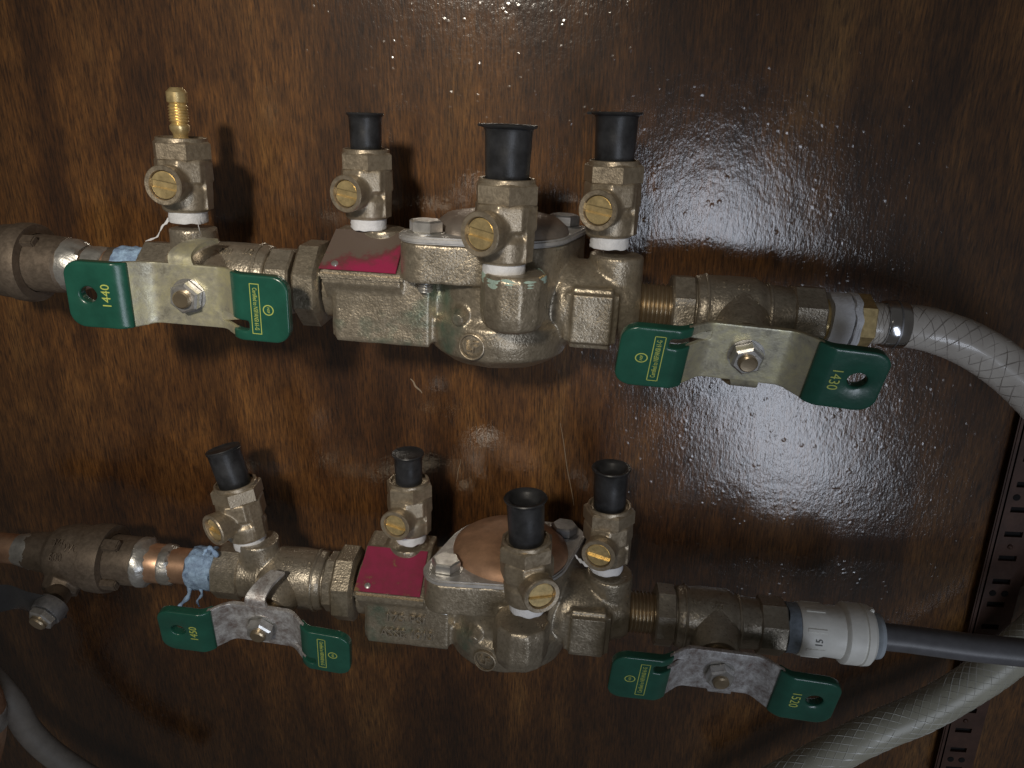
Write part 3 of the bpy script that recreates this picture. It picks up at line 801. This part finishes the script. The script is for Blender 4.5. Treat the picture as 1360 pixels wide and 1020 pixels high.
# lever: bolted end at the stem, arm running to the left
org = LR.O+LR.X*LR.x(97)
loc = lambda p: Vector(((p-LR.at(110)).dot(LR.X), (p-LR.at(110)).dot(LR.Y), (p-LR.at(110)).dot(LR.Z)))
pb = loc(P(60, 816, 92)); pc = Vector((g(97), 0, 0))+sd*20
bm = bm_new(); lathe(bm, [(0, 6.8), ((pb-pc).length*.6, 6.4)], pc, pb-pc, 28); put('stem', finish(bm, 'st', 30), M['bronze_dark'], t)
dirb = (Vector((-.18, -1, -.35))).normalized()
bm = bm_new(); lathe(bm, [(-7, 7.6), (-3.5, 8.2), (0, 7.6)], pb, dirb, 32); put('washer', finish(bm, 'ws', 30), M['bolt_dark'], t)
bm = bm_new(); hexprism(bm, 6.9, 0, 4.2, pb, dirb, ch=.7); put('nut', finish(bm, 'nt', 25), M['steel'], t)
bm = bm_new(); lathe(bm, [(0, 4.4), (5.6, 4.4), (6.4, 3.8), (6.4, 0)], pb, dirb, 28); put('stud', finish(bm, 'sd', 25), M['machined'], t)
ctrl = [pb+Vector((5, 6, 0)), loc(P(45, 802, 88)), loc(P(15, 793, 86)), loc(P(-25, 800, 92)), loc(P(-90, 806, 96))]
bm = bm_new(); cc = spline(ctrl, 24); prev = None
for i, p in enumerate(cc):
    ww = 8.0+1.5*min(1, i/8); tt = 1.5
    up_ = Vector((0, -.25, 1)).normalized(); q = []
    for k in range(12):
        a = 2*math.pi*k/12; q.append(bm.verts.new(p+up_*ww*math.cos(a)+Vector((0, -1, -.25)).normalized()*tt*math.sin(a)))
    if prev:
        for k in range(12): bm.faces.new((prev[k], prev[(k+1) % 12], q[(k+1) % 12], q[k]))
    else: bm.faces.new(q)
    prev = q
bm.faces.new(prev); put('lever', finish(bm, 'lever', 50), M['black_lever'], t, label='black coated lever arm')
t = thing('copper_adapter', 'short copper stub with solder bands left of the crumpled blue tape, lower row', 'copper fitting', LR.mw(LR.x(230)))
part_at(LR, 230, t, 'sleeve', [(196, 9.6), (200, 10.8), (228, 10.6), (230, 10)], M['copper'])
part_at(LR, 230, t, 'solder_band', [(218, 10.4), (221, 11.2), (229, 11.1), (234, 9.8)], M['solder'], wob=4)
part_at(LR, 230, t, 'copper_tube', [(225, 9.8), (262, 9.8), (290, 9.6)], M['copper'])
blue_tape(LR, 230, t, 257, 291, 11.8, 7)
for (a, b_, c, d, wd) in (((253, 775), (250, 792), (240, 803), (236, 809), 2.6), ((266, 780), (268, 790), (262, 798), (265, 806), 1.6), ((288, 700+38), (280, 728), (274, 730), (270, 737), 2.4)):
    L = lambda q, h: Vector(((P(*q, h)-LR.at(230)).dot(LR.X), (P(*q, h)-LR.at(230)).dot(LR.Y), (P(*q, h)-LR.at(230)).dot(LR.Z)))
    bm = bm_new(); tube(bm, spline([L(a, 58), L(b_, 60), L(c, 60), L(d, 61)], 14), wd*.5, 7, rfun=lambda u: wd*(.55-.25*u)*(1+.3*math.sin(u*19)))
    put('tape_strand', finish(bm, 'strand', 60), M['bluetape'], t)
# pale sealant smear over the hex of the upper left valve
# ================================================================== RIGHT PLUMBING
r = UR; t = thing('hose_barb_fitting', 'brass hose fitting wrapped in torn white tape at the end of the upper row', 'hose fitting', r.mw(r.x(1110)))
part_at(r, 1110, t, 'nipple', [(1085, 9.5), (1135, 9.5)], M['brass'])
h0 = r.x(1110)
bm = bm_new(); hexprism(bm, 12.6, r.x(1131)-h0, r.x(1153)-h0, axis=(1, 0, 0), phase=.3); put('hex', finish(bm, 'hx', 25), M['brass'], t)
def wrap(row, ref, t, pa, pb, r0, seed, name='thread_tape', mat='tape'):
    bm = tape_mesh(r0, row.x(pb)-row.x(pa), seed, 1.6); bm.transform(Matrix.Translation((row.x(pa)-row.x(ref), 0, 0)) @ Matrix.Rotation(math.pi/2, 4, 'Y'))
    return put(name, finish(bm, 'wrap', 50), M[mat], t)
wrap(r, 1110, t, 1095, 1122, 12.2, 11); wrap(r, 1110, t, 1123, 1132, 12.7, 13)
part_at(r, 1110, t, 'barb', [(1150, 7.5), (1180, 7.5)], M['brass'])
# braided hose, its clamp
Lw = lambda p: p
ctrl = [r.at(1154), r.at(1172), r.at(1195), P(1235, 438, 50), P(1280, 454, 52), P(1322, 478, 56), P(1362, 511, 61), P(1400, 553, 66), P(1435, 610, 70)]
path = spline(ctrl, 110)
bm = bm_new(); tube(bm, path, 9.3, 36, rfun=lambda u: 9.2+.9*min(1, u*1.6)-(1.0*math.exp(-((u-.16)/.045)**2)))
hz = put('braided_hose', None or finish(bm, 'hose', 60), M['hose']) if False else None
t = thing('braided_hose', 'thick milky braided hose curving down off the right edge from the upper row', 'hose', Matrix.Identity(4))
put('tube', finish(bm, 'hose', 60), M['hose'], t)
def braid(path, rf, n, turns, rad, both=True, seg=3, steps=260, lim=(0, 1)):
    bm = bm_new(); L = len(path)-1
    fr = []; x = (path[1]-path[0]).normalized().orthogonal()
    for i, p in enumerate(path):
        tt = (path[min(i+1, L)]-path[max(i-1, 0)]).normalized(); x = (x-tt*x.dot(tt)).normalized(); fr.append((p, x.copy(), tt.cross(x)))
    for sgn in ((1, -1) if both else (1,)):
        for k in range(n):
            pts = []
            for i in range(steps+1):
                u = lim[0]+(lim[1]-lim[0])*i/steps; f = u*L; j = min(int(f), L-1); q = f-j
                p = fr[j][0].lerp(fr[j+1][0], q); xx = fr[j][1].lerp(fr[j+1][1], q); yy = fr[j][2].lerp(fr[j+1][2], q)
                a = sgn*2*math.pi*turns*u+2*math.pi*k/n; w_ = (xx*math.cos(a)+yy*math.sin(a)); pts.append(p+w_*(rf(u)+.28*noise.noise(p*.13+w_*1.7)-.04)+w_.cross(p.normalized())*.35*noise.noise(p*.3+w_*4))
            tube(bm, pts, rad, seg, cap=False)
    return bm
put('braid', finish(braid(path, lambda u: 9.15+.9*min(1, u*1.6)-(1.0*math.exp(-((u-.16)/.045)**2)), 7, 3.0, .24), 'braid', 60), M['braid_dark'], t, kind='stuff')
c0, c1 = r.at(1171), r.at(1200)
bm = bm_new(); dd = c1-c0; prof = [(0, 8.8), (0, 10.2), (1, 10.7), (dd.length-1, 10.7), (dd.length, 10.2), (dd.length, 8.8)]
lathe(bm, prof, c0, dd, 56)
cl = thing('hose_clamp', 'polished steel ferrule crimped on the upper hose next to its brass hex', 'hose clamp', Matrix.Identity(4))
M['ferrule'] = simple('polished_ferrule', (.62, .63, .65), .16, 1, 200, .00004, .1, 200)
put('band', finish(bm, 'ferrule', 30), M['ferrule'], cl)
bm = bm_new(); lathe(bm, [(dd.length*.48, 10.9), (dd.length*.56, 10.9)], c0, dd, 56); put('crimp_line', finish(bm, 'cr', 30), M['bolt_dark'], cl)

r = LR; t = thing('push_fit_connector', 'white plastic push-fit connector at the right end of the lower row', 'pipe connector', r.mw(r.x(1100)))
wrap(r, 1100, t, 1040, 1058, 12.7, 21, mat='greytape')
part_at(r, 1100, t, 'body', [(1055, 11.5), (1056, 13.4), (1062, 13.6), (1088, 13.6), (1092, 13.0), (1113, 13.4), (1115, 15.0), (1117, 15.7), (1136, 15.7), (1137, 15.0), (1139, 15.0), (1140, 15.8), (1149, 15.4), (1153, 13.8)], M['white'])
bm = bm_new()
for k in range(8):
    a = 2*math.pi*k/8; bb = bmesh.new(); box(bb, r.x(1062)-r.x(1100), r.x(1088)-r.x(1100), -1.0, 1.0, 13.0, 13.95, .3); bb.transform(Matrix.Rotation(a+.2, 4, 'X'))
    put('rib', finish(bb, 'rib', 30), M['white'], t)
bm.free()
bm = bm_new(); box(bm, r.x(1146)-r.x(1100), r.x(1152)-r.x(1100), -1.5, 1.5, 13.8, 16.3, .5); put('lug', finish(bm, 'lg', 30), M['white'], t)
me = text_mesh('15', 5.0, .25, sx=.9); me.transform(Matrix.Rotation(math.pi/2, 4, 'Z')); me.transform(RX90)
for v in me.vertices:
    a = v.co.z/13.8+math.radians(8); rr = 13.75-v.co.y*1.0
    v.co = Vector((v.co.x+r.x(1078)-r.x(1100), -math.cos(a)*rr, math.sin(a)*rr))
me.transform(Matrix.Scale(MM, 4)); M['greyprint'] = simple('grey_print', (.20, .20, .19), .6)
put('moulded_print', me, M['greyprint'], t)
part_at(r, 1100, t, 'release_collar', [(1148, 9.0), (1156, 9.2), (1158, 11.0), (1161, 11.8), (1166, 11.4), (1168, 9)], M['whitegrey'])
bm = bm_new(); tube(bm, [r.at(1140), r.at(1200), P(1290, 860, 53), P(1370, 868, 56), P(1460, 877, 60)], 7.0, 32)
o = put('plastic_tube', finish(bm, 'gtube', 50), M['greytube'], label='smooth grey plastic tube running right from the white connector', cat='tube')
# clear hose lower right
ctrl = [P(960, 1075, 30), P(1060, 1025, 30), P(1150, 978, 30), P(1230, 943, 28), P(1300, 902, 26), P(1352, 862, 24), P(1400, 815, 22), P(1440, 760, 22)]
path2 = spline(ctrl, 110)
t = thing('clear_hose', 'greenish clear hose with white cross-stitch braid crossing the lower right corner', 'hose', Matrix.Identity(4))
bm = bm_new(); tube(bm, path2, 10.6, 36); put('tube', finish(bm, 'hose', 60), M['hose2'], t)
put('braid', finish(braid(path2, lambda u: 10.55, 13, 3.0, .25), 'braid', 60), M['braid_white'], t, kind='stuff')
# bottom left
bm = bm_new(); tube(bm, spline([P(-30, 880, 40), P(14, 930, 40), P(38, 970, 38), P(75, 1005, 36), P(140, 1045, 34), P(220, 1075, 32)], 50), 7.6, 28)
put('dim_hose', finish(bm, 'dim', 60), M['darktube'], label='dim grey hose curving across the bottom left corner', cat='hose')
t = thing('copper_elbow', 'bright copper bend with solder edge just showing at the bottom left edge', 'pipe', Matrix.Identity(4))
bm = bm_new(); tube(bm, spline([P(-60, 890, 60), P(-22, 925, 62), P(-16, 975, 62), P(-30, 1040, 60)], 30), 9.5, 28); put('bend', finish(bm, 'el', 60), M['copper'], t)
bm = bm_new(); a = P(-17, 940, 62); b_ = P(-16, 965, 62); lathe(bm, [(0, 9.6), (1, 10.3), ((b_-a).length-1, 10.3), ((b_-a).length, 9.6)], a, b_-a, 32); put('solder_band', finish(bm, 'sb', 40), M['solder'], t)
tri = sum(len(o.data.polygons)*2 for o in sc.objects if o.type == 'MESH'); print('tris about', tri)
